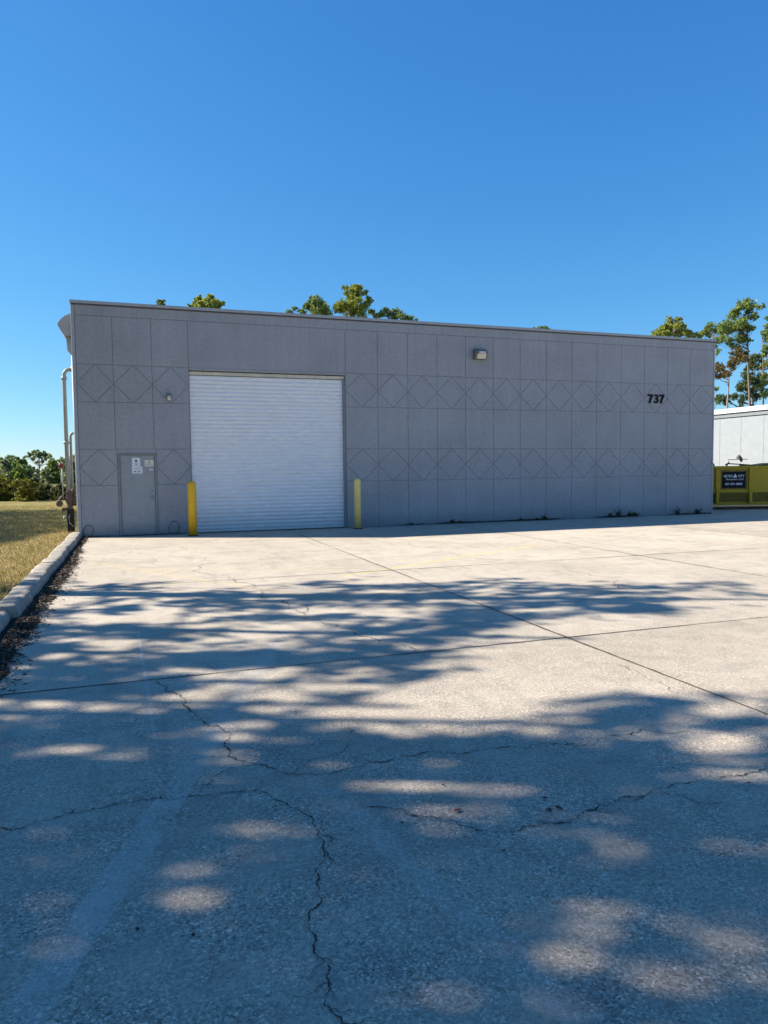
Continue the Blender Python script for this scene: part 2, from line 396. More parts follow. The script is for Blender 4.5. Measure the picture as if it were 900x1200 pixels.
def tree(name, base, top, blobs, leaf, bark, per=90, size=.22, r0=.2, lean=.3, keep=None, every=1, **k):
    """tapered trunk, a limb to every clump, foliage of small faces"""
    base = Vector(base); top = Vector(top)
    o = empty(name, base, **k)
    H = (top-base).length
    mb = MB(); n = 9
    rr = random.Random(hash(round(base.x*7+base.y*3, 2)))
    tp = []
    for i in range(n):
        f = i/(n-1); p = base.lerp(top, f)-base
        p += Vector((math.sin(f*3.1+rr.random())*lean*.3, math.cos(f*2.3+rr.random())*lean*.2, 0))*(1 if 0 < i < n-1 else (0 if i == 0 else .3))
        tp.append(p)
    tr = [r0*(1.25 if i == 0 else 1)*(1-.82*(i/(n-1))) for i in range(n)]
    mb.tube(tp, tr, 9)
    for ib, bl in enumerate(blobs):
        if ib % every: continue
        c = Vector(bl[0])-base
        if c.z < H*.12: continue
        zc = c.z-(.35*math.hypot(c.x, c.y)+.3)
        zc = min(max(zc, H*.15), H*.97)
        f = min(.98, zc/max(.1, tp[-1].z)); i = min(n-2, int(f*(n-1))); a = tp[i].lerp(tp[i+1], f*(n-1)-i)
        d = c-a
        mid = a+d*.5+Vector((0, 0, -.08*d.length))+Vector((rr.uniform(-.1, .1), rr.uniform(-.1, .1), 0))*d.length
        r_ = max(.02, tr[i]*.38) if every == 1 else .022
        mb.tube([a, mid, c], [r_, r_*.65, r_*.25], 6)
        for _ in range(3):
            e = c+Vector((rr.uniform(-1, 1), rr.uniform(-1, 1), rr.uniform(-.4, .8)))*bl[1]*.8
            mb.tube([mid.lerp(c, .6), e], [r_*.35, r_*.12], 5)
    mb.build('trunk', bark, o)
    C_, U_, V_, R_ = blob_leaves(blobs, per, size)
    if keep is not None:
        q = keep(C_); C_, U_, V_, R_ = C_[q], U_[q], V_[q], R_[q]
    C_ = C_-np.array(base)
    link('crown', quads_mesh('crown', C_, U_, V_, R_), leaf, o)
    return o

# ------------------------------------------------------------------ ground
JX = [-1.76, 3.05, 7.86, 12.7, 17.5]; JY = [-8.49, -13.45, -18.4, -23.3]
X0, X1, Y0, Y1 = -6.88, 40.0, -45.0, 0.0
mb = MB(); mb.face([(-900, -900, -.012), (900, -900, -.012), (900, 1500, -.012), (-900, 1500, -.012)])
mb.build('ground', m_grass, kind='structure')
mb = MB()
edge = [(X0+.05*math.sin(i*1.7)*random.random(), -45+45*i/60) for i in range(61)]
pts = [(x, y, 0) for x, y in edge] + [(12.9, 0, 0), (12.9, 30, 0), (X1, 30, 0), (X1, -45, 0)]
mb.face(pts)
lot = mb.build('parking_lot', m_lot, kind='structure')
def ribbon(mb, pts, wfun, z=.004):
    L_, R_ = [], []
    for i, p in enumerate(pts):
        a = pts[max(0, i-1)]; b = pts[min(len(pts)-1, i+1)]
        d = Vector((b[0]-a[0], b[1]-a[1], 0)); d = d.normalized() if d.length > 1e-6 else Vector((1, 0, 0))
        nn = Vector((-d.y, d.x, 0)); w_ = wfun(i, len(pts))
        L_.append((p[0]+nn.x*w_, p[1]+nn.y*w_, z)); R_.append((p[0]-nn.x*w_*random.uniform(.6, 1.2), p[1]-nn.y*w_*random.uniform(.6, 1.2), z))
    for i in range(len(pts)-1): mb.face([R_[i], R_[i+1], L_[i+1], L_[i]])
def frac(pts, depth=4, amp=.16):
    pts = [Vector((p[0], p[1])) for p in pts]
    for k in range(depth):
        out = [pts[0]]
        for a, b in zip(pts, pts[1:]):
            d = b-a; nn = Vector((-d.y, d.x)); out += [a+d*.5+nn*random.uniform(-amp, amp), b]
        pts = out
    return pts
mb = MB()
def jline(p, q, w_):
    n = int((Vector(q)-Vector(p)).length/.11)
    ph = random.random()*9
    P = [(p[0]+(q[0]-p[0])*i/n+random.uniform(-.003, .003), p[1]+(q[1]-p[1])*i/n+random.uniform(-.003, .003)) for i in range(n+1)]
    ribbon(mb, P, lambda i, n: w_*(.65+.5*random.random()+.25*math.sin(i*.13+ph)))
for x in JX: jline((x, -44), (x, -.02 if x < 12.8 else 29), .010 if x > -1 else .013)
for y in JY:
    jline((-6.66, y), (39, y), .010)
jline((13, 5), (39, 5), .008)
mb.build('expansion_joint', m_joint, lot)
cracks = [
 ([(-5.16,-15.12),(-5.05,-15.36),(-4.9,-15.57),(-4.62,-15.61),(-4.38,-15.59),(-4.11,-15.55),(-3.81,-15.63),(-3.52,-15.71),(-3.16,-15.80),(-2.3,-15.9)], .0065),
 ([(-6.6,-15.72),(-6.28,-15.66),(-6.06,-15.67),(-5.84,-15.63),(-5.56,-15.62),(-5.39,-15.64),(-5.06,-15.74),(-4.94,-15.96),(-4.91,-16.21),(-4.99,-16.51),(-5.02,-16.74),(-5.09,-16.93),(-5.1,-17.15),(-5.11,-17.33),(-5.05,-18.2)], .0062),
 ([(-4.66,-16.04),(-4.46,-16.21),(-4.24,-16.42),(-3.98,-16.5),(-3.82,-16.53),(-3.57,-16.45),(-3.25,-16.42),(-2.84,-16.38),(-2.38,-16.34),(-1.5,-16.5)], .0062),
 ([(-4.6,-3.23),(-4.46,-5.71),(-4.31,-8.07),(-4.1,-9.44),(-3.96,-10.53),(-3.92,-11.12),(-3.89,-11.65)], .010),
 ([(-5.5,-13.45),(-5.46,-13.7),(-5.36,-14.15),(-5.26,-14.63),(-5.16,-15.12)], .009),
 ([(-3.96,-10.53),(-3.78,-11.18),(-3.66,-12.2),(-3.45,-13.06),(-3.3,-13.45)], .009),
 ([(0.12,-4.45),(0.01,-6.7),(0.77,-9.77),(0.6,-11.04),(0.76,-12.18),(1.19,-13.06)], .008),
 ([(-3.96,-10.5),(-3.2,-10.3),(-2.6,-10.5),(-1.8,-10.35)], .007),
 ([(-3.0,-1.2),(-3.2,-3.4),(-2.9,-5.2),(-3.05,-6.6)], .007),
 ([(-4.9,-15.57),(-4.75,-15.42),(-4.5,-15.3),(-4.4,-15.0)], .004),
 ([(-5.39,-15.64),(-5.3,-15.45),(-5.18,-15.36)], .004),
 ([(-4.91,-16.2),(-4.86,-16.3),(-4.9,-16.5)], .004),
 ([(-3.25,-16.42),(-3.1,-16.6),(-2.95,-16.65)], .004),
 ([(-2.2,-14.2),(-1.9,-14.6),(-2.0,-15.2)], .004),
 ([(4.3,-5.2),(5.6,-6.6),(5.9,-8.49)], .006),
 ([(-6.6,-9.6),(-5.8,-9.9),(-5.1,-9.6),(-4.1,-9.44)], .006)]
mb = MB()
for P, w_ in cracks:
    Q = frac(P, 5, .20)
    ph = random.random()*9
    ribbon(mb, Q, lambda i, n: w_*.95*(.18+1.0*random.random()**1.4)*(.35+.65*math.sin(i*.11+ph)**2), z=.0045)
    for _ in range(max(2, len(Q)//28)):          # hairline side branches and chips
        i = random.randrange(1, len(Q)-1); d = Vector((random.uniform(-1, 1), random.uniform(-1, 1))).normalized()*random.uniform(.04, .16)
        ribbon(mb, frac([Q[i], Q[i]+d], 3, .25), lambda i, n: w_*.35*(1-i/n), z=.0055)
mb.build('crack', m_crack, lot)

# kerb: rounded, broken stones heaved a little out of line
def kerb_piece(y0, y1, dx, dz, tilt):
    prof = [(-.13, -.05), (-.13, .10), (-.115, .13), (-.08, .138), (.06, .138), (.095, .13), (.118, .108), (.135, .02), (.14, -.05)]
    mb = MB(); n = max(4, int((y1-y0)/.12)); rings = []
    for i in range(n+1):
        y = y0+(y1-y0)*i/n; j = .008+.006*(i in (0, n))
        wob = .012*math.sin(y*2.1)+.008*math.sin(y*5.7)
        rings.append([mb.b.verts.new((-7.06+dx+wob+tilt*(y-y0)+a*(1 if 0 < i < n else .95)+random.uniform(-j, j), y, max(-.05, b+dz*(b > 0)+random.uniform(-j, j)-(.008 if i in (0, n) and b > 0 else 0)))) for a, b in prof])
    for i in range(n):
        for k in range(len(prof)-1):
            f = mb.b.faces.new((rings[i][k], rings[i][k+1], rings[i+1][k+1], rings[i+1][k])); f.smooth = True
    mb.b.faces.new(rings[0]); mb.b.faces.new(rings[-1][::-1])
    return mb
ks = [(-6.2, .12, 0, 0, 0), (-9.15, -6.22, -.01, .004, .003), (-10.4, -9.17, .02, .012, -.006), (-13.5, -10.36, -.05, -.03, -.008), (-16.5, -13.52, .0, 0, 0), (-19.5, -16.52, 0, 0, 0), (-25, -19.52, 0, 0, 0)]
for i, a in enumerate(ks):
    kerb_piece(*a).build('kerb', m_kerb, kind='structure')

sm = NT('dark gutter soil', .95, .1); sm.base(sm.ramp(sm.noise(40, 6, .8), [(.3, (.02, .016, .012)), (.7, (.07, .052, .038))])); sm.bump(sm.noise(60, 4, .8), .8, .02)
mb = MB(); P = []
for i in range(221):
    yy = -22+22.05*i/220; wd_ = (.06 if yy > -3 else min(.19, .05+.03*-yy*.7))+.03*math.sin(yy*3.3)+.02*math.sin(yy*8.7)+random.uniform(-.012, .012)
    P.append((yy, wd_))
for (a, wa), (b, wb) in zip(P, P[1:]): mb.face([(-7.02, a, .004), (-6.90+wa, a, .0045), (-6.90+wb, b, .0045), (-7.02, b, .004)])
mb.build('gutter_soil', sm.m, kind='structure')
# leaf litter in the gutter and grass tufts
n = 26000
y = rng.uniform(-22, .05, n); wd = np.where(y > -3.0, .13, np.minimum(.32, .12+.032*(-y)))
x = -6.90+np.abs(rng.normal(size=n))*wd*.42+.0
x = np.minimum(x, -6.89+wd*(1.05+.35*np.sin(y*3.3)+.25*np.sin(y*7.9)))
z = .006+rng.random(n)*.022*np.clip(1-(x+6.9)/.4, .2, 1)
u = rdir(n); u[:, 2] *= .35; v = np.cross(u, rdir(n)); v[:, 2] *= .5
s_ = (.010+.026*rng.random((n, 1))**1.5)
link('leaf_litter', quads_mesh('leaf_litter', np.stack([x, y, z+.004], 1), u*s_, v*s_), L_litter, kind='stuff',
     label='dark brown dead leaf litter gathered along the foot of the kerb')
n = 60000
y = -14+34*rng.random(n)**1.25
x = -7.19-(rng.random(n)**1.1)*(1.6+np.clip((y+9)*.22, 0, 5.5))
lng = .035+.06*rng.random((n, 1))*(1+1.0*(rng.random((n, 1)) < .06))
up = np.stack([rng.normal(size=n)*.5, rng.normal(size=n)*.5, np.ones(n)], 1)*lng
sd_ = rdir(n); sd_[:, 2] = 0; sd_ *= .004+.006*rng.random((n, 1))
link('grass_tufts', quads_mesh('grass_tufts', np.stack([x, y, np.full(n, -.012)], 1), sd_, up, tri=True), L_blade, kind='stuff',
     label='short dry golden grass on the verge behind the kerb')

# ------------------------------------------------------------------ warehouse
W = .9144
XL, XR, ZT, DEP = -6.93, 12.87, 5.85, 24.0
Z1, Z2, Z3, Z4, Z5 = 1.297, 2.205, 3.376, 4.307, 5.50
GX0, GX1, GZ = -4.25, -.035, 4.245
DX0, DX1, DZ = -6.045, -5.10, 2.105
wh = empty('warehouse', (0, 0, 0), label='grey stucco warehouse with diamond wall panels and white roll-up door', cat='warehouse')
# backing wall with two openings (grooves show it between the panels)
mb = MB()
xs = [-6.99, DX0, DX1, GX0, GX1, 12.90]; zs = [-.1, DZ, GZ, 5.78]
yb = .010
for i in range(5):
    for j in range(3):
        xm, zm = (xs[i]+xs[i+1])/2, (zs[j]+zs[j+1])/2
        if DX0 < xm < DX1 and zm < DZ: continue
        if GX0 < xm < GX1 and zm < GZ: continue
        mb.face([(xs[i], yb, zs[j]), (xs[i+1], yb, zs[j]), (xs[i+1], yb, zs[j+1]), (xs[i], yb, zs[j+1])])
mb.build('wall', m_groove, wh)
mb = MB()
for (a, b, zt, dp) in ((DX0, DX1, DZ, .10), (GX0, GX1, GZ, .16)):
    mb.box(a-.02, .011, -.02, a, dp, zt); mb.box(b, .011, -.02, b+.02, dp, zt); mb.box(a-.02, .011, zt, b+.02, dp, zt+.02)
mb.build('opening_reveal', m_wall, wh)
# raised panels
g = .0075
mb = MB()
def poly_inset(poly, d):
    n = len(poly); P = [Vector(p) for p in poly]; out = []
    ar = sum(P[i].x*P[(i+1) % n].y-P[(i+1) % n].x*P[i].y for i in range(n))
    if ar < 0: P = P[::-1]
    for i in range(n):
        a, b, c = P[i-1], P[i], P[(i+1) % n]
        e1 = (b-a).normalized(); e2 = (c-b).normalized()
        n1 = Vector((-e1.y, e1.x)); n2 = Vector((-e2.y, e2.x))
        bis = (n1+n2); bis = bis/ max(.2, bis.length**2)*2
        out.append(b+bis*d)
    return out
def panel(poly, d=g):
    q = poly_inset(poly, d); r_ = poly_inset(poly, d+.004)
    n = len(q)
    A = [mb.b.verts.new((p.x, yb, p.y)) for p in q]; B = [mb.b.verts.new((p.x, .002, p.y)) for p in q]; Cc = [mb.b.verts.new((p.x, 0, p.y)) for p in r_]
    mb.b.faces.new(Cc)
    for i in range(n):
        k = (i+1) % n
        mb.b.faces.new((A[i], A[k], B[k], B[i])); mb.b.faces.new((B[i], B[k], Cc[k], Cc[i]))
def rect(x0, x1, z0, z1): panel([(x0, z0), (x1, z0), (x1, z1), (x0, z1)])
def diamond(x0, x1, z0, z1):
    xm, zm = (x0+x1)/2, (z0+z1)/2
    panel([(xm, z0), (x1, zm), (xm, z1), (x0, zm)])
    panel([(x0, z0), (xm, z0), (x0, zm)]); panel([(xm, z0), (x1, z0), (x1, zm)])
    panel([(x1, zm), (x1, z1), (xm, z1)]); panel([(x0, zm), (xm, z1), (x0, z1)])
cL = [XL, -6.077, -5.153, -4.25]
cR = [0+W*k for k in range(14)]+[XR]; cR[0] = -.035+.0
cR[0] = -.03
rows = [(0-.02, Z1, 'r'), (Z1, Z2, 'd'), (Z2, Z3, 'r'), (Z3, Z4, 'd'), (Z4, Z5, 'r')]
for z0, z1, t in rows:
    fn = rect if t == 'r' else diamond
    for a, b in zip(cR, cR[1:]): fn(a, b, z0, z1)
    for i, (a, b) in enumerate(zip(cL, cL[1:])):
        if z1 <= Z1+.01:
            if i == 1: continue
            if i == 0: rect(a, DX0-.0, z0, z1)
            if i == 2: rect(DX1+.0, b, z0, z1)
        elif z0 < Z1+.01 < Z2 and z1 <= Z2+.01:
            if i == 1: panel([(DX0-.0, DZ+.0), (DX1, DZ), (DX1, Z2), (DX0, Z2)], .001)
            elif i == 0: diamond(a, DX0, z0, z1)
            else: diamond(DX1, b, z0, z1)
        else: fn(a, b, z0, z1)
rect(GX0, cR[0], Z4-.0, Z5)
panel([(GX0, GZ), (GX1, GZ), (GX1, Z4), (GX0, Z4)], .001)
panel([(XL, Z5), (2.9, Z5), (2.9, 5.775), (XL, 5.775)]); panel([(2.9, Z5), (XR, Z5), (XR, 5.775), (2.9, 5.775)])
mb.build('wall_panel', m_wall, wh)
# sides, back, roof
mb = MB()
mb.box(-6.99, .011, -.1, -6.80, DEP, 5.78); mb.box(12.71, .011, -.1, 12.90, DEP, 5.78)
mb.box(-6.80, DEP-.2, -.1, 12.71, DEP, 5.78)
mb.build('side_wall', m_side, wh)
mb = MB(); mb.box(-6.8, .25, 5.2, 12.71, DEP-.2, 5.32); mb.build('roof', m_trim, wh)
mb = MB()
mb.box(-7.03, -.035, 5.782, 12.94, .22, 5.855, .006)
mb.box(-7.03, .22, 5.782, -6.78, DEP+.03, 5.855, .006); mb.box(12.69, .22, 5.782, 12.94, DEP+.03, 5.855, .006); mb.box(-7.03, DEP-.25, 5.783, 12.94, DEP+.035, 5.853)
mb.build('coping', m_trim, wh)
mb = MB(); mb.box(-7.0, -.016, 5.745, 12.91, .009, 5.781); mb.build('drip_edge', m_dark, wh)
mb = MB(); mb.box(-7.015, -.012, -.01, -6.938, .05, 5.744, .018); mb.build('corner_strip', m_trim, wh)  # lighter strip stands in for the rounded stucco corner catching sun
mb = MB(); mb.box(12.875, -.010, -.01, 12.925, .05, 5.744, .012)
mb.build('corner_strip', m_trim, wh)
# rainwater hopper on the left side wall, with its outlet pipe; eave box on the right
mb = MB()
mb.prism([(-7.0, 5.59), (-7.08, 5.575), (-7.17, 5.53), (-7.26, 5.45), (-7.34, 5.34), (-7.345, 5.29), (-7.29, 5.18), (-7.20, 5.04), (-7.0, 5.04)], .35, .85)
mb.prism([(-7.0, 5.035), (-7.17, 5.035), (-7.15, 4.70), (-7.06, 4.58), (-7.0, 4.58)], .48, .72)
mb.build('rain_hopper', m_trim, wh)
mb = MB(); mb.tube([(-7.045, .6, 4.6), (-7.045, .6, .1)], .032, 8); mb.build('downspout', m_trim, wh)
mb = MB()
mb.prism([(12.9, 5.52), (13.22, 5.46), (13.22, 5.30), (13.08, 5.18), (12.9, 5.14)], .5, 1.6)
mb.build('gutter_box', m_trim, wh)
# rolling door
rd = MB()
n = 39; pitch = (GZ-.11-.06)/n; prof = []
for i in range(n):
    z0 = .06+i*pitch
    for f, d in ((0, .0), (.10, -.006), (.28, -.016), (.5, -.020), (.72, -.017), (.88, -.007), (.93, .002)): prof.append((z0+f*pitch, d))
yc = .115
prev = None
for z, d in prof:
    a = rd.b.verts.new((GX0+.015, yc+d, z)); b = rd.b.verts.new((GX1-.06, yc+d, z))
    if prev: f = rd.b.faces.new((prev[0], prev[1], b, a)); f.smooth = False
    prev = (a, b)
rdo = rd.build('rolling_door', m_roll, wh)
mb = MB(); mb.box(GX0+.01, .07, GZ-.105, GX1-.01, .16, GZ-.02, .012); mb.build('door_hood', m_dirtwhite, rdo)
mb = MB(); mb.box(GX0+.012, .085, .012, GX1-.06, .125, .062, .005); mb.build('bottom_bar', m_roll, rdo)
mb = MB(); mb.box(GX1-.058, .03, 0, GX1-.003, .15, GZ-.11); mb.build('guide_track', m_frame, rdo)
mb = MB(); mb.box(GX0+.002, .08, 0, GX0+.02, .15, GZ-.11); mb.build('guide_track', m_frame, rdo)
# personnel door
fr = MB()
fr.box(DX0+.001, -.012, 0, DX0+.055, .08, DZ-.05, .004); fr.box(DX1-.055, -.012, 0, DX1-.001, .08, DZ-.05, .004); fr.box(DX0+.001, -.012, DZ-.05, DX1-.001, .08, DZ-.002, .004)
pd = MB(); pd.box(DX0+.060, .025, .022, DX1-.060, .07, DZ-.056, .003)
door = pd.build('door', m_door, wh)
fr.build('frame', m_frame, door)
mb = MB(); mb.box(DX0+.0, -.03, 0, DX1-.0, .10, .018); mb.build('threshold', m_dark, door)
for z in (.32, 1.05, 1.80):
    hp = MB(); hp.tube([(DX0+.058, -.018, z-.06), (DX0+.058, -.018, z+.06)], .011, 8); hp.build('hinge', m_frame, door)
mb = MB(); mb.lathe((DX1-.135, .024, .955), [(.036, 0), (.036, -.012), (.018, -.016), (.016, -.05)], 16, 'y')
mb.tube([(DX1-.135, -.03, .955), (DX1-.17, -.035, .955), (DX1-.255, -.03, .948)], [.013, .012, .009], 8)
mb.build('handle', m_steel, door)
mb = MB(); mb.lathe((DX1-.135, .024, 1.13), [(.027, 0), (.027, -.012), (.022, -.018)], 16, 'y'); mb.build('deadbolt', m_frame, door)

# papers on the door (leaf face at y = .025)
def paper(name, x0, z0, x1, z1, mat, label, marks):
    mb = MB(); mb.box(x0, .0215, z0, x1, .0245, z1)
    o = mb.build(name, mat); tag(o, label, 'notice')
    for (nm, mm, bxs) in marks:
        mb = MB()
        for a, b, c, d in bxs: mb.box(x0+a, .0195, z0+b, x0+c, .0213, z0+d)
        mb.build(nm, mm, o)
    return o
paper('paper_notice', -5.70, 1.765, -5.505, 1.985, m_paper, 'white paper notice with dark green emblem high on grey door',
      [('emblem', m_green, [(.07, .125, .125, .165), (.085, .112, .11, .125)]), ('text_line', m_ink, [(.06, .03, .14, .038), (.075, .05, .135, .06), (.05, .075, .15, .082)])])
paper('paper_notice', -5.705, 1.585, -5.455, 1.762, m_paper, 'wider white paper notice with two dark marks under the emblem notice',
      [('text_line', m_ink, [(.045, .035, .10, .065), (.14, .035, .195, .065), (.04, .115, .21, .121), (.05, .135, .2, .140)])])
paper('paper_notice', -5.395, 1.765, -5.175, 1.925, m_cream, 'cream landscape notice at upper right of grey door',
      [('text_line', m_ink, [(.02, .03, .2, .034), (.02, .045, .2, .049), (.02, .06, .18, .064), (.09, .09, .13, .125)])])
paper('sticker', -5.285, 1.665, -5.20, 1.70, m_paper, 'tiny white sticker below the cream notice on grey door', [('text_line', m_ink, [(.01, .014, .07, .019)])])

# house number
hn = empty('house_number', (10.19, 0, 3.68), label='black raised number 737 high on grey wall near right corner', cat='house number')
def text_mesh(s, size, off, ext):
    cu = bpy.data.curves.new('t', 'FONT'); cu.body = s; cu.size = size; cu.offset = off; cu.extrude = ext; cu.resolution_u = 4
    o = bpy.data.objects.new('t', cu); col.objects.link(o)
    dg = bpy.context.evaluated_depsgraph_get(); me = bpy.data.meshes.new_from_object(o.evaluated_get(dg))
    bpy.data.objects.remove(o); bpy.data.curves.remove(cu)
    return me
def fit_text(s, x0, z0, x1, z1, off=.01, ext=.01):
    """text mesh scaled to a box in its own plane, standing upright facing -y"""
    me = text_mesh(s, 1, off, ext)
    xs_ = [v.co.x for v in me.vertices]; ys_ = [v.co.y for v in me.vertices]
    a, b, c, d = min(xs_), max(xs_), min(ys_), max(ys_)
    for v in me.vertices:
        v.co = Vector((x0+(v.co.x-a)/(b-a)*(x1-x0), v.co.z*.9, z0+(v.co.y-c)/(d-c)*(z1-z0)))
    return me
def digit(ch, x0):
    mb = MB(); f, bk = -.030, -.002
    def plate(P): mb.prism([(x0+p[0], p[1]) for p in P], f, bk)
    if ch == '7':
        plate([(0, .285), (0, .225), (.115, .225), (.055, .11), (.035, 0), (.105, 0), (.125, .10), (.195, .235), (.195, .285)])
    else:
        out, inn = [], []
        for t in [R(150-14*k) for k in range(17)]: out.append((.095+.092*math.cos(t), .208+.077*math.sin(t))); inn.append((.095+.034*math.cos(t), .205+.026*math.sin(t)))
        lo, li = [], []
        for t in [R(72-14*k) for k in range(18)]: lo.append((.095+.102*math.cos(t), .086+.088*math.sin(t))); li.append((.095+.040*math.cos(t), .084+.033*math.sin(t)))
        for i in range(len(out)-1): plate([out[i], out[i+1], inn[i+1], inn[i]])
        for i in range(len(lo)-1): plate([lo[i], lo[i+1], li[i+1], li[i]])
        f, bk = -.028, -.003; plate([(.06, .172), (.06, .125), (.115, .125), (.150, .150), (.115, .172)])
        bmesh.ops.remove_doubles(mb.b, verts=mb.b.verts, dist=.0005)
    mb.build('digit', m_black, hn)
for i, chh in enumerate('737'): digit(chh, i*.225)

# wall lights
def wallpack(x, z):
    o = empty('wall_light', (x, 0, z), label='boxy bronze wall light with pale lens under the parapet', cat='wall light')
    mb = MB(); mb.prism([(0, -.19), (0, .19), (-.13, .19), (-.25, .10), (-.27, .02), (-.16, -.19)], -.25, .25, axis='x')
    bmesh.ops.bevel(mb.b, geom=list(mb.b.edges), offset=.012, segments=2, affect='EDGES')
    mb.build('housing', m_hous, o)
    mb = MB(); mb.prism([(-.275, .015), (-.262, .09), (-.15, .175), (-.14, .17), (-.24, .01)], -.10, .17, axis='x')
    mb.prism([(-.272, .005), (-.24, .01), (-.16, -.165), (-.172, -.172)], -.16, .20, axis='x')
    mb.build('lens', m_lens, o); o.scale = (.78, .78, .78); return o
wallpack(4.09, 4.98)
o = empty('dome_light', (-4.76, 0, 3.53), label='small dome wall lamp between the grey door and the white rolling door', cat='wall lamp')
mb = MB(); mb.lathe((0, 0, .03), [(.06, -.002), (.06, -.02), (.045, -.03)], 16, 'y'); mb.tube([(0, -.02, .03), (0, -.08, .05), (0, -.10, .06)], .014, 8)
mb.lathe((0, -.10, 0), [(.02, .09), (.05, .085), (.065, .06), (.068, .045)], 16); mb.build('shade', m_hous, o)
mb = MB(); mb.lathe((0, -.10, 0), [(.02, -.08), (.036, -.07), (.042, -.04), (.04, .045)], 16); mb.build('glass', m_lens, o)

# bollards
def bollard(x, y, mat, label, q=1.):
    o = empty('bollard', (x, y, 0), label=label, cat='bollard', group='yellow bollards guarding the rolling door')
    mb = MB(); mb.lathe((0, 0, 0), [(.108*q, 0), (.108*q, 1.30), (.098*q, 1.345), (.07*q, 1.372), (.03*q, 1.385), (.004, 1.388)], 24)
    mb.build('post', mat, o)
    mb = MB(); mb.lathe((0, 0, 0), [(.135, .001), (.13, .012), (.112, .022)], 20); mb.build('base_collar', m_char, o)
bollard(-4.30, -.70, m_yel, 'bright golden yellow bollard at left edge of the white rolling door')
bollard(.085, -.62, m_yelf, 'faded pale yellow bollard at right edge of the white rolling door', .84)

# loose cables at the wall foot
def loop(x, z, r_, label, tail):
    mb = MB(); pts = [(x+math.sin(t)*r_*(1+.1*math.sin(2*t)), -.02-.012*math.sin(t*.5), max(.02, z+math.cos(t)*r_*1.25)) for t in [i*.35-tail for i in range(int(5.2/.35)+4)]]
    mb.tube(pts, .006, 6); o = mb.build('cable', m_char); tag(o, label, 'cable')
loop(-6.78, .16, .12, 'thin black cable loop on wall foot at the left corner', 3)
loop(-4.72, .18, .13, 'bent black hose end on wall foot right of the grey door', 1)

# ------------------------------------------------------------------ sprinkler riser
rs = empty('sprinkler_riser', (-7.36, 1.8, 0), label='pale twin pipe sprinkler riser with valves beside left wall', cat='riser pipe')
mb = MB()
mb.tube([(0, 0, .75), (0, 0, 4.18), (.01, 0, 4.29), (.07, 0, 4.375), (.16, 0, 4.40), (.37, 0, 4.40)], .052, 14)
mb.lathe((0, 0, 0), [(.072, 4.12), (.072, 4.20)], 14); mb.lathe((0, 0, 0), [(.075, 2.4), (.075, 2.47)], 14)
mb.lathe((.2, 0, 4.40), [(.075, -.03), (.075, .05)], 14, 'x')
mb.build('pipe', m_galv, rs)
mb = MB(); mb.tube([(.095, .10, .8), (.095, .10, 2.6), (.12, .10, 2.68), (.2, .10, 2.7), (.37, .10, 2.7)], .038, 12); mb.build('pipe', m_galv, rs)
mb = MB(); mb.tube([(-.13, -.02, .9), (-.13, -.02, 1.75)], .015, 8); mb.tube([(-.13, -.02, 1.62), (0, 0, 1.62)], .015, 8); mb.build('drain_line', m_galv, rs)
mb = MB(); mb.lathe((-.15, -.04, 1.82), [(.025, .045), (.055, .04), (.068, 0), (.055, -.035), (.025, -.045)], 18, 'y'); mb.build('alarm_bell', m_red, rs)
mb = MB()
mb.lathe((.02, 0, 0), [(.06, .62), (.09, .66), (.09, .70), (.065, .74), (.10, .86), (.10, .95), (.06, 1.02), (.09, 1.06), (.09, 1.10), (.05, 1.14)], 14)
mb.lathe((.12, .1, 0), [(.06, .72), (.085, .8), (.085, .93), (.05, 1.0), (.07, 1.1), (.05, 1.2)], 12)
mb.tube([(-.20, -.03, .72), (-.26, -.03, .86), (-.16, -.02, .98), (-.05, 0, .92)], .04, 10)
mb.tube([(-.18, -.06, .62), (-.02, 0, .66)], .045, 10)
mb.tube([(.12, .0, .86), (.26, -.02, .90), (.30, -.02, .80)], .05, 10)
mb.build('valve', m_rust, rs)
mb = MB(); mb.lathe((.2, -.06, .86), [(.09, .012), (.11, 0), (.09, -.012)], 18, 'y'); mb.build('hand_wheel', m_rust, rs)
mb = MB(); mb.lathe((-.22, -.1, .80), [(.07, .012), (.09, 0), (.07, -.012)], 18, 'y'); mb.build('hand_wheel', m_rust, rs)
mb = MB(); mb.tube([(.02, 0, .45), (.36, .02, .47)], .022, 8); mb.tube([(-.06, 0, .42), (-.14, -.03, .42)], .04, 10)
mb.tube([(.05, -.04, .55), (.0, -.09, .42), (.02, -.1, .26), (.10, -.09, .17), (.16, -.07, .2)], .014, 8); mb.build('hose', m_galv, rs)
mb = MB(); mb.box(-.05, -.07, -.02, .13, .09, .64, .01); mb.build('post', m_char, rs)

# ------------------------------------------------------------------ roll-off skip behind the corner
RZ = -YAW
dp = at(832, 598.5, 26.3); dp.z = 0
ux = Vector((math.cos(RZ), math.sin(RZ), 0))
org = dp-ux*1.35
sk = empty('roll_off_dumpster', org, RZ, label='olive yellow roll-off dumpster behind the right corner of the warehouse', cat='dumpster')
Ls, Ws, Hs, z0 = 6.2, 2.3, 1.60, .20
mb = MB()
mb.box(0, 0, z0+.45, Ls, .06, Hs-.08); mb.box(0, Ws-.06, z0+.1, Ls, Ws, Hs-.08); mb.box(0, .06, z0+.1, .06, Ws-.06, Hs-.08); mb.box(Ls-.06, .06, z0+.1, Ls, Ws-.06, Hs-.08); mb.box(.06, .10, z0, Ls-.06, Ws-.06, z0+.08)
mb.build('body', m_dump, sk)
mb = MB(); mb.prism([(.005, z0+.445), (.055, z0+.445), (.17, z0+.02), (.12, z0+.02)], 0.02, Ls-.02, axis='x'); mb.build('lower_panel', m_dump2, sk)
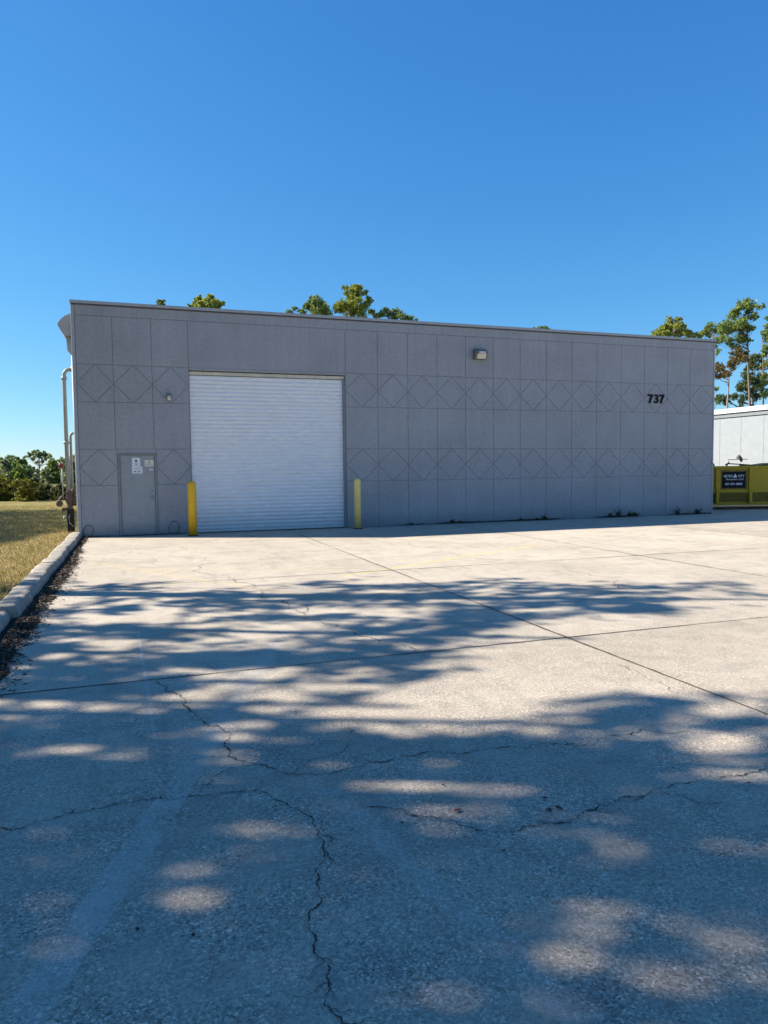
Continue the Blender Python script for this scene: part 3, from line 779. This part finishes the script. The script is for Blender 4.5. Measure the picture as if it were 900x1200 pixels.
mb = MB(); mb.box(-.04, -.06, Hs-.075, Ls+.04, .08, Hs, .01); mb.box(-.04, Ws-.08, Hs-.075, Ls+.04, Ws+.06, Hs, .01); mb.box(-.04, .08, Hs-.074, .08, Ws-.08, Hs-.002); mb.box(Ls-.08, .08, Hs-.074, Ls+.04, Ws-.08, Hs-.002); mb.build('top_rail', m_dump, sk)
mb = MB(); mb.box(0, -.02, z0-.04, Ls, .10, z0+.02, .006); mb.build('bottom_rail', m_dump, sk)
mb = MB(); mb.box(0, -.012, z0+.43, Ls, -.001, z0+.47); mb.build('mid_rail', m_dump, sk)
for x in (.30, 1.52, 2.74, 3.96, 5.18, 6.0):
    mb = MB(); mb.box(x, -.075, z0+.52, x+.17, -.002, Hs-.077, .008); mb.box(x+.035, -.05, z0+.025, x+.14, .16, z0+.52, .008); mb.build('post', m_dump, sk)
for x in (.25, Ls-.35):
    for yy in (.15, Ws-.35):
        mb = MB(); mb.lathe((x, yy, .085), [(.084, 0), (.084, .2)], 16, 'y'); mb.build('roller', m_char, sk)
# real sign, about where the photograph shows it
sgx = 1.35+(845.5-832)/F_PX*26.3*1.0; sgw = (872.6-845.5)/F_PX*26.25; sgz0, sgz1 = .80, 1.385
mb = MB(); mb.box(sgx-.06, -.016, sgz0-.05, sgx+sgw+.06, -.003, sgz1+.06); sb = mb.build('sign_board', m_dump2, sk)
mb = MB(); mb.box(sgx, -.03, sgz0, sgx+sgw, -.017, sgz1, .003); sg = mb.build('sign', m_black, sk)
def T(s, a, b, c, d, off=.012):
    me = fit_text(s, sgx+a*sgw, sgz0+b*(sgz1-sgz0), sgx+c*sgw, sgz0+d*(sgz1-sgz0), off, .002); o = link('lettering', me, m_letter, sg); o.location = (0, -.033, 0)
T('METRO', .06, .66, .44, .82); T('CITY', .66, .66, .95, .82); T('Dumpsters, LLC', .15, .45, .92, .60, .004); T('407-301-8888', .10, .17, .86, .32)
mb = MB(); xm = sgx+.545*sgw; zb = sgz0+.64*(sgz1-sgz0)
mb.prism([(xm-.055, zb), (xm+.055, zb), (xm+.055, zb+.07), (xm+.035, zb+.07), (xm+.03, zb+.105), (xm, zb+.14), (xm-.03, zb+.105), (xm-.035, zb+.07), (xm-.055, zb+.07)], -.035, -.031); mb.build('emblem', m_letter, sg)
# tarp arm of the skip and what lies in it
mb = MB(); a0 = 1.35+(857-832)/F_PX*26.3
mb.tube([(a0-.06, .3, Hs-.02), (a0-.02, .3, Hs+.08), (a0, .3, Hs+.09), (a0+.72, .3, Hs+.04)], .02, 8)
mb.tube([(a0, .3, Hs+.07), (a0, .3, Hs+.23), (a0+.72, .3, Hs+.25)], .012, 8)
mb.tube([(a0-.1, .3, Hs+.04), (a0+.04, .3, Hs+.12)], .03, 8)
mb.build('tarp_arm', m_char, sk)
mb = MB(); mb.prism([(a0+.5, Hs-.02), (a0+1.0, Hs-.02), (a0+.95, Hs+.045), (a0+.6, Hs+.06)], .25, .6); mb.prism([(a0+1.05, Hs-.02), (a0+3, Hs-.02), (a0+3, Hs+.12), (a0+1.7, Hs+.10), (a0+1.1, Hs+.02)], .3, 1.2); mb.build('lid', m_dump2, sk)
lb = empty('tarp_bundle', org+ux*(1.35+.08)+Vector((-math.sin(RZ), math.cos(RZ), 0))*1.2, RZ, label='dark blue grey tarpaulin bundle showing above left end of the dumpster', cat='bundle')
mb = MB(); mb.prism([(-.5, z0+.1), (.45, z0+.1), (.48, 1.70), (.30, 1.80), (.22, 1.78), (.02, 1.87), (-.2, 1.80), (-.5, 1.82)], -.35, .5)
bmesh.ops.bevel(mb.b, geom=list(mb.b.edges), offset=.04, segments=3, affect='EDGES'); mb.build('cover', m_blue, lb)

# ------------------------------------------------------------------ white neighbour building
nb = empty('white_building', (20, 0, 0), label='white neighbouring building with deep white fascia beyond the dumpster', cat='building')
mb = MB(); mb.box(0, -6, -.1, 22, 32, 3.80); mb.build('wall', m_nwall, nb)
mb = MB(); mb.box(-.12, -6.12, 3.98, 22.1, 32.1, 4.19, .012); mb.build('fascia', m_white, nb)
mb = MB(); mb.box(-.05, -6.05, 3.80, 22.05, 32.05, 3.98); mb.build('under_fascia_band', m_frame, nb)  # dark band: shadow below the fascia put into its colour
mb = MB()
for k in range(-4, 25): mb.box(-.006, .86+k*1.22, 0, -.0005, .88+k*1.22, 3.80)
mb.build('panel_seam', m_nline, nb)
mb = MB(); mb.box(.3, -5.8, 4.19, 21.7, 31.8, 4.21); mb.build('roof', m_trim, nb)
mb = MB(); mb.tube([(-.06, 4.15, 3.85), (-.06, 4.15, .1)], .05, 8); mb.build('downspout', m_frame, nb)
wl = empty('security_light', (19.99, 5.8, 2.02), label='small round security light on the white building wall above dumpster', cat='wall light')
mb = MB(); mb.lathe((0, 0, 0), [(.07, .0), (.07, -.05), (.03, -.06)], 14, 'x'); mb.lathe((-.10, -.03, -.03), [(.03, .10), (.08, .03), (.085, -.06), (.05, -.075)], 14); mb.build('housing', m_hous, wl)

# ------------------------------------------------------------------ trees seen over the roofs
def B(lst, w_, jit=.9, sc=1.26):
    out = []
    for q in lst:
        ww = w_+random.uniform(-jit, jit); r_ = q[2]/F_PX*ww*sc
        c0 = at(q[0], q[1], ww); out.append((tuple(c0), r_*.9))
        for _ in range(2):
            o_ = Vector((random.gauss(0, 1), random.gauss(0, 1), random.gauss(0, .6))).normalized()*r_*.95
            out.append((tuple(c0+o_), r_*random.uniform(.45, .7)))
    return out
def ptree(name, px, ptop, w_, blobs, leaf, bark, r0, label, per=110, size=.165, pxb=None, **k):
    top = at(px, ptop, w_); b = at(pxb if pxb else px, 600, w_); b.z = 0
    bl = B(blobs, w_, **{a: k.pop(a) for a in list(k) if a in ('jit', 'sc')})
    return tree(name, b, top, bl, leaf, bark, per*3.2, size, r0*.7, label=label, cat='tree', **k)
G1 = 'pine trees rising behind the buildings'
ptree('pine_tree', 874, 356, 62, [(880,357,6),(870,358,7),(889,360,4),(858,371,6),(868,376,6),(879,371,5),(856,384,7),(870,388,6),(848,388,6),(853,399,5),(864,398,6),(842,398,5),(881,384,4),(877,398,3),(866,408,3),(861,366,4),(875,366,3),(873,382,5),(862,382,5),(871,396,5),(883,372,4),(850,379,5),(860,406,4)], L_pine, m_bark, .24,
      'tallest pine at the right with tufted open crown above the white building', pxb=880, per=120, group=G1)
ptree('pine_tree', 855, 425, 57, [(845,432,6),(838,433,5),(852,438,5),(865,413,6),(869,420,6),(860,422,5),(872,415,4),(858,430,4),(840,441,4)], L_rust, m_barkp, .22,
      'pale trunked pine with browning needles just right of the warehouse corner', pxb=843, per=130, group=G1)
ptree('pine_tree', 884, 412, 66, [(885,419,6),(890,430,6),(883,428,5),(875,438,6),(881,446,6),(870,450,5),(890,447,6),(868,456,5),(878,458,4),(860,465,5),(868,472,4),(853,470,5),(846,466,4),(893,458,4),(884,456,5),(874,465,5),(886,466,5),(880,423,4),(893,440,5)], L_dark, m_bark, .2,
      'lower dark green pine in front of the tallest pine trunk', pxb=878, per=120, group=G1)
ptree('pine_tree', 893, 392, 60, [(899,382,4),(897,399,3),(896,413,4),(894,428,3),(896,440,4),(905,395,7),(906,415,7),(904,378,5),(892,452,4),(899,390,5),(900,408,5),(901,425,5),(899,447,5),(897,462,5)], L_pine, m_bark, .17,
      'thin bare stemmed pine at the right edge of the photo', pxb=894, per=110, group=G1)
ptree('pine_tree', 835, 384, 70, [(834,382,5),(828,387,4),(839,388,5),(822,391,4),(831,392,4),(843,383,3),(850,384,5),(846,391,5),(838,405,3),(843,412,3),(846,396,3),(838,455,4),(841,468,5)], L_pine, m_bark, .16,
      'slim pine with small crown peeking over the right end of the roof', per=110, group=G1)
ptree('pine_tree', 790, 376, 60, [(789,379,6),(783,384,6),(775,386,5),(768,391,5),(795,382,5),(793,389,6),(783,392,6),(803,390,5),(812,392,5),(820,394,4),(776,393,5)], L_yel, m_bark, .26,
      'yellow green tree crown above the roof over the number 737', per=150, group=G1)
ptree('pine_tree', 370, 350, 60, [(371,354,7),(363,359,6),(378,360,7),(371,364,8),(338,365,3),(345,361,2.5),(355,366,4),(384,367,5),(366,350,4)], L_pine, m_bark, .26,
      'round bushy pine crown left of the tallest crown above the rolling door', per=150, group=G1)
ptree('pine_tree', 414, 336, 60, [(412,340,6),(404,337,3),(420,344,6),(411,348,6),(400,357,6),(394,362,5),(413,357,8),(424,359,7),(431,351,4),(408,366,7),(423,368,6),(435,365,4),(418,337,4),(428,343,3)], L_yel, m_bark, .28,
      'tallest yellow green crown above the roof right of the rolling door', per=150, group=G1)
ptree('pine_tree', 456, 364, 60, [(449,366,4),(444,370,4),(455,369,4),(467,368,5),(473,371,5),(463,374,4),(479,374,4),(487,376,2.5)], L_pine, m_bark, .2,
      'low pair of pine clumps right of the tallest crown over the roof', per=150, group=G1)
ptree('pine_tree', 242, 348, 60, [(243,352,5),(235,353,5),(229,357,4),(250,354,5),(257,356,4),(243,359,7),(232,361,5),(254,361,5),(223,359,2)], L_yel, m_bark, .22,
      'yellow green treetop just over the parapet above left end of rolling door', per=170, group=G1)
ptree('pine_tree', 188, 351, 60, [(186,354,2.6),(190,354,2.6),(188,358,4)], L_pine, m_bark, .16,
      'tiny treetop tip showing over the parapet above the grey door', per=170, group=G1)
ptree('pine_tree', 635, 382, 60, [(631,385,2.5),(637,384.5,2.5),(642,386,2.2),(635,389,4),(627,386,2)], L_pine, m_bark, .16,
      'tiny flat treetop showing over the middle of the parapet', per=170, group=G1)

# ------------------------------------------------------------------ far tree line at the left
G2 = 'trees of the far tree line at the left'
ords = ['first', 'second', 'third', 'fourth', 'fifth', 'sixth', 'seventh', 'eighth', 'ninth', 'tenth', 'eleventh', 'twelfth', 'thirteenth', 'fourteenth', 'fifteenth', 'sixteenth', 'seventeenth']
ptree('broad_tree', 46, 528, 112, [(46,530,3.2),(40,531,3),(52,531,3),(34,534,2.6),(58,534,2.8),(30,535,1.6),(46,534,3),(39,537,2.4),(53,537,2.4),(61,538,1.6),(43,541,1.6),(50,541,1.8)], L_far, m_bark, .22,
      'flat topped tree with airy spreading crown, tallest of the far tree line', per=36, size=.40, jit=2.2, group=G2)
tl = [(-14,536,10),(-4,534,9),(6,533,8),(15,534,7),(23,535,8),(30,540,7),(38,546,7),(55,546,7),(63,537,7),(70,536,6),(78,535,7),(86,534,7),(96,536,9),(108,535,9)]
for i, (px, pt, rp) in enumerate(tl):
    w_ = random.uniform(98, 125); bl = []
    for k in range(26):
        f = k/25; py = pt+3+f*36; rr_ = rp*(.55+.4*math.sin(min(1, f*1.4)*math.pi*.6))
        bl.append((px+random.uniform(-.75, .75)*rp, py+random.uniform(-1, 1), rr_*random.uniform(.42, .68)))
    ptree('woodland_tree', px, pt+1, w_, bl, L_far if i % 4 else L_pine, m_bark, .2,
          f'{ords[i]} bushy tree from the left along the far tree line', per=34, size=.42, jit=2.5, group=G2)
G3 = 'shrubs along the far edge of the grass'
sh = [(-12,560,9),(0,558,10),(12,557,9),(23,559,9),(33,562,8),(43,563,9),(53,566,8),(62,566,8),(71,567,8),(80,570,8),(90,568,9),(100,566,9)]
for i, (px, pt, rp) in enumerate(sh):
    w_ = random.uniform(41, 45); bl = []
    for k in range(26):
        f = random.random(); bl.append((px+random.uniform(-.8, .8)*rp*1.1, pt+3+f*27, rp*random.uniform(.32, .5)))
    top = at(px, pt+3, w_); b = at(px, 600, w_); b.z = -.01
    blobs = B(bl, w_, .8)
    blobs = [((c[0], c[1], max(c[2], r_*.5)), r_) for c, r_ in blobs]
    yl = i in (0, 1, 3, 4)
    tree('shrub', b, top, blobs, L_shruby if yl else L_shrub, m_bark, 260, .15, .035,
         label=f'{ords[i]} {"yellow green" if yl else "dark green"} shrub from the left below the far tree line', cat='shrub', group=G3)

# ------------------------------------------------------------------ pines left of the lot that throw the dappled shade
def inpoly(x, y, P):
    c = False; j = len(P)-1
    for i in range(len(P)):
        if (P[i][1] > y) != (P[j][1] > y) and x < (P[j][0]-P[i][0])*(y-P[i][1])/(P[j][1]-P[i][1])+P[i][0]: c = not c
        j = i
    return c
S1 = [(-9.5,-6.3),(-7.3,-7.6),(-5.6,-8.6),(-4.1,-9.3),(-2.4,-9.3),(-.6,-10.2),(1.0,-11.0),(2.8,-11.9),(1.9,-12.7),(.6,-13.0),(-1.2,-12.9),(-2.2,-13.3),(-3.2,-13.9),(-4.1,-14.4),(-4.3,-14.9),
      (-3.5,-15.25),(-2.4,-15.2),(-1.4,-15.6),(.5,-16.2),(4,-18),(8,-24),(-14,-24),(-14,-8)]
holes = [((-4.15,-16.15),.40,.26),((-4.55,-15.95),.22,.12),((-3.75,-16.85),.18,.06),((-6.1,-15.3),.22,.09),((-5.2,-15.45),.35,.08),((-6.0,-13.9),.5,.22),((-4.9,-13.5),.4,.15),((-3.2,-14.6),.5,.3),
         ((-4.7,-14.4),.28,.16),((-6.1,-9.1),.5,.16),((-5.3,-9.8),.6,.14),((-5.9,-10.9),.4,.16),((-4.9,-11.6),.5,.14),((-2.8,-11.6),.5,.12),((-1.2,-12.2),.5,.14),((-5.55,-12.6),.4,.12),
         ((-2.6,-16.4),.25,.18),((-2.9,-17.1),.35,.1),((-4.75,-17.3),.2,.07),((-5.9,-16.85),.10,.07),((-2.3,-16.0),.5,.1),((-6.3,-12.4),.2,.1),((-5.1,-16.2),.22,.08),((-3.3,-9.9),.5,.1),((-.6,-11.3),.4,.09)]
_perm = rng.random((64, 64))
def vnoise(x, y):
    xi = np.floor(x).astype(int); yi = np.floor(y).astype(int); fx = x-xi; fy = y-yi
    fx = fx*fx*(3-2*fx); fy = fy*fy*(3-2*fy); g_ = lambda a, b: _perm[a % 64, b % 64]
    return (g_(xi, yi)*(1-fx)+g_(xi+1, yi)*fx)*(1-fy)+(g_(xi, yi+1)*(1-fx)+g_(xi+1, yi+1)*fx)*fy
def fbm(x, y): return vnoise(x, y)*.5+vnoise(x*2.1+7, y*2.1+3)*.3+vnoise(x*4.3+1, y*4.3+9)*.2
def vpoly(x, y, P):
    c = np.zeros(len(x), bool); j = len(P)-1
    for i in range(len(P)):
        m = ((P[i][1] > y) != (P[j][1] > y)) & (x < (P[j][0]-P[i][0])*(y-P[i][1])/(P[j][1]-P[i][1]+1e-9)+P[i][0]); c ^= m; j = i
    return c
def ground_of(C_): return C_[:, 0]+LD.x/-LD.z*C_[:, 2], C_[:, 1]+LD.y/-LD.z*C_[:, 2]
def keep_lot(C_):
    x, y = ground_of(C_)
    # ragged edge and gaps between the sprays
    n1 = fbm(x*1.1+20, y*1.6+5); n2 = fbm(x*1.5+3, y*3.6+11)
    k = vpoly(x+(n1-.5)*2.2, y+(n2-.5)*1.5, S1)
    near = np.clip((-13.6-y)/2.0, 0, 1)
    n3 = fbm(x*4.6+2, y*12+4); nn = np.clip((-15.3-y)/.9, 0, 1)
    n4 = fbm(x*13+5, y*17+8); thin = rng.random(len(x)) < .16*near
    for (c, a, b) in holes:
        k &= ~(((x-c[0])/a)**2+((y-c[1])/b)**2+(n3-.5)*3.4+(n4-.5)*2.2 < .8) | thin
    k &= (n2+.22*(n3-.5)+.14*(n4-.5) < .572+.09*near+.05*nn) | thin
    # thin foliage here and there: half light
    n5 = fbm(x*1.9+31, y*5.0+17)
    k &= ~((n5+.3*(n3-.5)+.15*(n4-.5) > .565+.01*nn) & (near > 0) & (rng.random(len(x)) > .20+.14*nn))
    k &= n1+.1*(n3-.5) < .70+.12*near
    return k
def keep_lawn(C_):
    x, y = ground_of(C_); return (fbm(x*1.5, y*1.2) < .74) & (y < 15.5+fbm(x, y)*1.2) & (x < -7.3) & (y > -1.2+(x+8.5)*4+2.4*(fbm(x*2, y*2)-.5))
K = 1/math.tan(SUN_EL)
def shadow_pine(cx, cy_, z, rad, n, h, label, fn=None, rz=None, per=34, r0=.2):
    """a pine with its crown centre above (cx, cy_); gaps in the foliage let the sun through"""
    bl = []; rz = rz or rad*.75
    for _ in range(n):
        p = Vector(rdir(1)[0])*(random.random()**.4)
        bl.append(((cx+p.x*rad, cy_+p.y*rad, z+p.z*rz), random.uniform(.25, .42)))
    b = Vector((cx+random.uniform(-.6, .6), cy_+random.uniform(-.5, .5), -.02))
    # limbs only to clumps that keep their leaves
    fn = fn or keep_lot
    ok = fn(np.array([q[0] for q in bl])); bl = [q for q, o_ in zip(bl, ok) if o_]
    if len(bl) < 5: return
    return tree('pine_tree', b, (cx, cy_, z+rz*.8), bl, L_pine, m_bark, per, .15, r0, keep=fn, every=11, label=label, cat='tree', group='pines standing left of the parking lot')
dx, dy = LD.x/-LD.z, LD.y/-LD.z
targets = [(-5.6,-9.2,10.0,3.0),(-2.6,-10.8,11.5,3.1),(.2,-12.0,12.5,2.6),(-6.2,-12.2,9.5,3.0),(-3.6,-12.6,11.0,2.8),(-6.3,-15.2,10,3.0),(-3.6,-16.4,11.5,3.0),(-.9,-17.2,12.5,3.0),(-5.6,-18.2,10.5,3.0),(-2.5,-19.4,12,3.2),(-5.2,-15.9,11,2.6),(-1.9,-16.6,12,2.4),(-4.6,-17.4,11.5,2.6),(-6.3,-16.9,10.5,2.4),(-5.7,-13.9,10.5,2.5),(-4.4,-14.8,11,2.1)]
for i, (tx, ty, z, rad) in enumerate(targets):
    shadow_pine(tx-dx*z, ty-dy*z, z, rad, 430, 13, f'{ords[i]} tall pine counted from the far end, left of the lot')
for i, (tx, ty, z, rad) in enumerate([(-9.6,1.2,9,2.6),(-9.2,4.6,9,3.0),(-9.4,8.6,10,3.2),(-10.2,12.4,9.5,3.2),(-13,7,10,3.2),(-13.5,12.5,9,3.2)]):
    shadow_pine(tx-dx*z, ty-dy*z, z, rad, 700, 12, f'{ords[i]} pine of the row beyond the lawn, left of the warehouse', fn=keep_lawn, per=46)

# ------------------------------------------------------------------ small things
def weed(x, y, s_, label, n=26):
    o = empty('weed', (x, y, 0), label=label, cat='weed', group='weeds at the foot of the grey wall')
    ang = rng.random(n)*2*np.pi; el = .4+rng.random(n)*1.0; L_ = s_*(.5+.6*rng.random(n))
    tip = np.stack([np.cos(ang)*np.cos(el)*L_, -np.abs(np.sin(ang)*np.cos(el))*L_*.7, np.sin(el)*L_], 1)
    t = rng.random((n*4, 1)); k = rng.integers(0, n, n*4)
    C_ = tip[k]*t; u = rdir(n*4)*(.018+.02*rng.random((n*4, 1))); v = np.cross(u, rdir(n*4))
    link('foliage', quads_mesh('foliage', C_+np.array([0, -.02, .01]), u, v*1.0), L_weed, o)
    mb = MB()
    for q in tip[::3]: mb.tube([(0, -.02, 0), tuple(q*.5+np.array([0, 0, .02])), tuple(q)], [.004, .003, .001], 5)
    mb.build('stem', m_char, o)
for x, s_, lb_ in [(9.05,.34,'largest dark weed at wall foot below and left of the number'), (9.5,.2,None), (11.4,.25,None), (12.25,.27,'weed at the wall foot nearest the right corner'), (9.75,.16,None), (6.32,.17,None), (6.05,.09,None), (5.5,.11,None), (3.45,.09,None), (3.2,.14,None), (1.9,.06,None), (8.75,.15,None)]:
    weed(x, -.01, s_, lb_ or 'small dark weed sprouting where grey wall meets the concrete', 12 if s_ < .12 else 26)
n = 5200
cl = rng.choice([3.2, 3.6, 4.5, 5.4, 5.9, 6.4, 8.9, 9.3, 11.6, 12.3, 1.9, -4.85, -6.8], n, p=[.1,.08,.05,.12,.12,.08,.14,.1,.05,.06,.03,.03,.04])
x = np.clip(cl+rng.normal(size=n)*.30, -6.9, 12.8); y = -.015-np.abs(rng.normal(size=n))*.05; z = .006+rng.random(n)*.05*np.exp(y*12)
u = rdir(n); v = np.cross(u, rdir(n)); s_ = .008+.018*rng.random((n, 1))
link('wall_foot_debris', quads_mesh('wall_foot_debris', np.stack([x, y, z], 1), u*s_, v*s_), L_litter, kind='stuff', label='dark leaf debris drifted against the foot of the grey wall')
def leaf(x, y, s_, rz, label, mat):
    mb = MB(); n = 7; pts = []
    out = [(-.5, 0), (-.3, .22), (0, .3), (.28, .2), (.5, 0), (.28, -.2), (0, -.28), (-.3, -.2)]
    c = mb.b.verts.new((0, 0, .012)); vs = [mb.b.verts.new((a*s_, b*s_, .007+.25*s_*abs(b)+.12*s_*abs(a))) for a, b in out]
    for i in range(8): mb.b.faces.new((c, vs[i], vs[(i+1) % 8]))
    o = mb.build('fallen_leaf', mat); o.location = (x, y, 0); o.rotation_euler = (0, 0, rz); tag(o, label, 'leaf', 'fallen leaves on the concrete')
m_lr = paint('red brown leaf', (.22, .05, .03), .6, .3); m_lb = paint('dark brown leaf', (.035, .02, .018), .6, .3)
leaf(-4.23, -16.26, .045, .3, 'red brown leaf lying in the sunlit patch of foreground concrete', m_lr)
leaf(-3.82, -16.41, .045, 1.1, 'left one of two dark leaves side by side on foreground concrete', m_lb)
leaf(-3.765, -16.405, .05, 1.9, 'right one of two dark leaves side by side on foreground concrete', m_lb)
for i in range(16):
    yy = random.uniform(-17, -9.5); xx = random.uniform(-6, -1.6)+(yy+17)*.2
    leaf(xx, yy, random.uniform(.018, .035), random.random()*6, 'small dark leaf scrap scattered on the concrete', m_lb)

scn.render.resolution_x, scn.render.resolution_y = 768, 1024
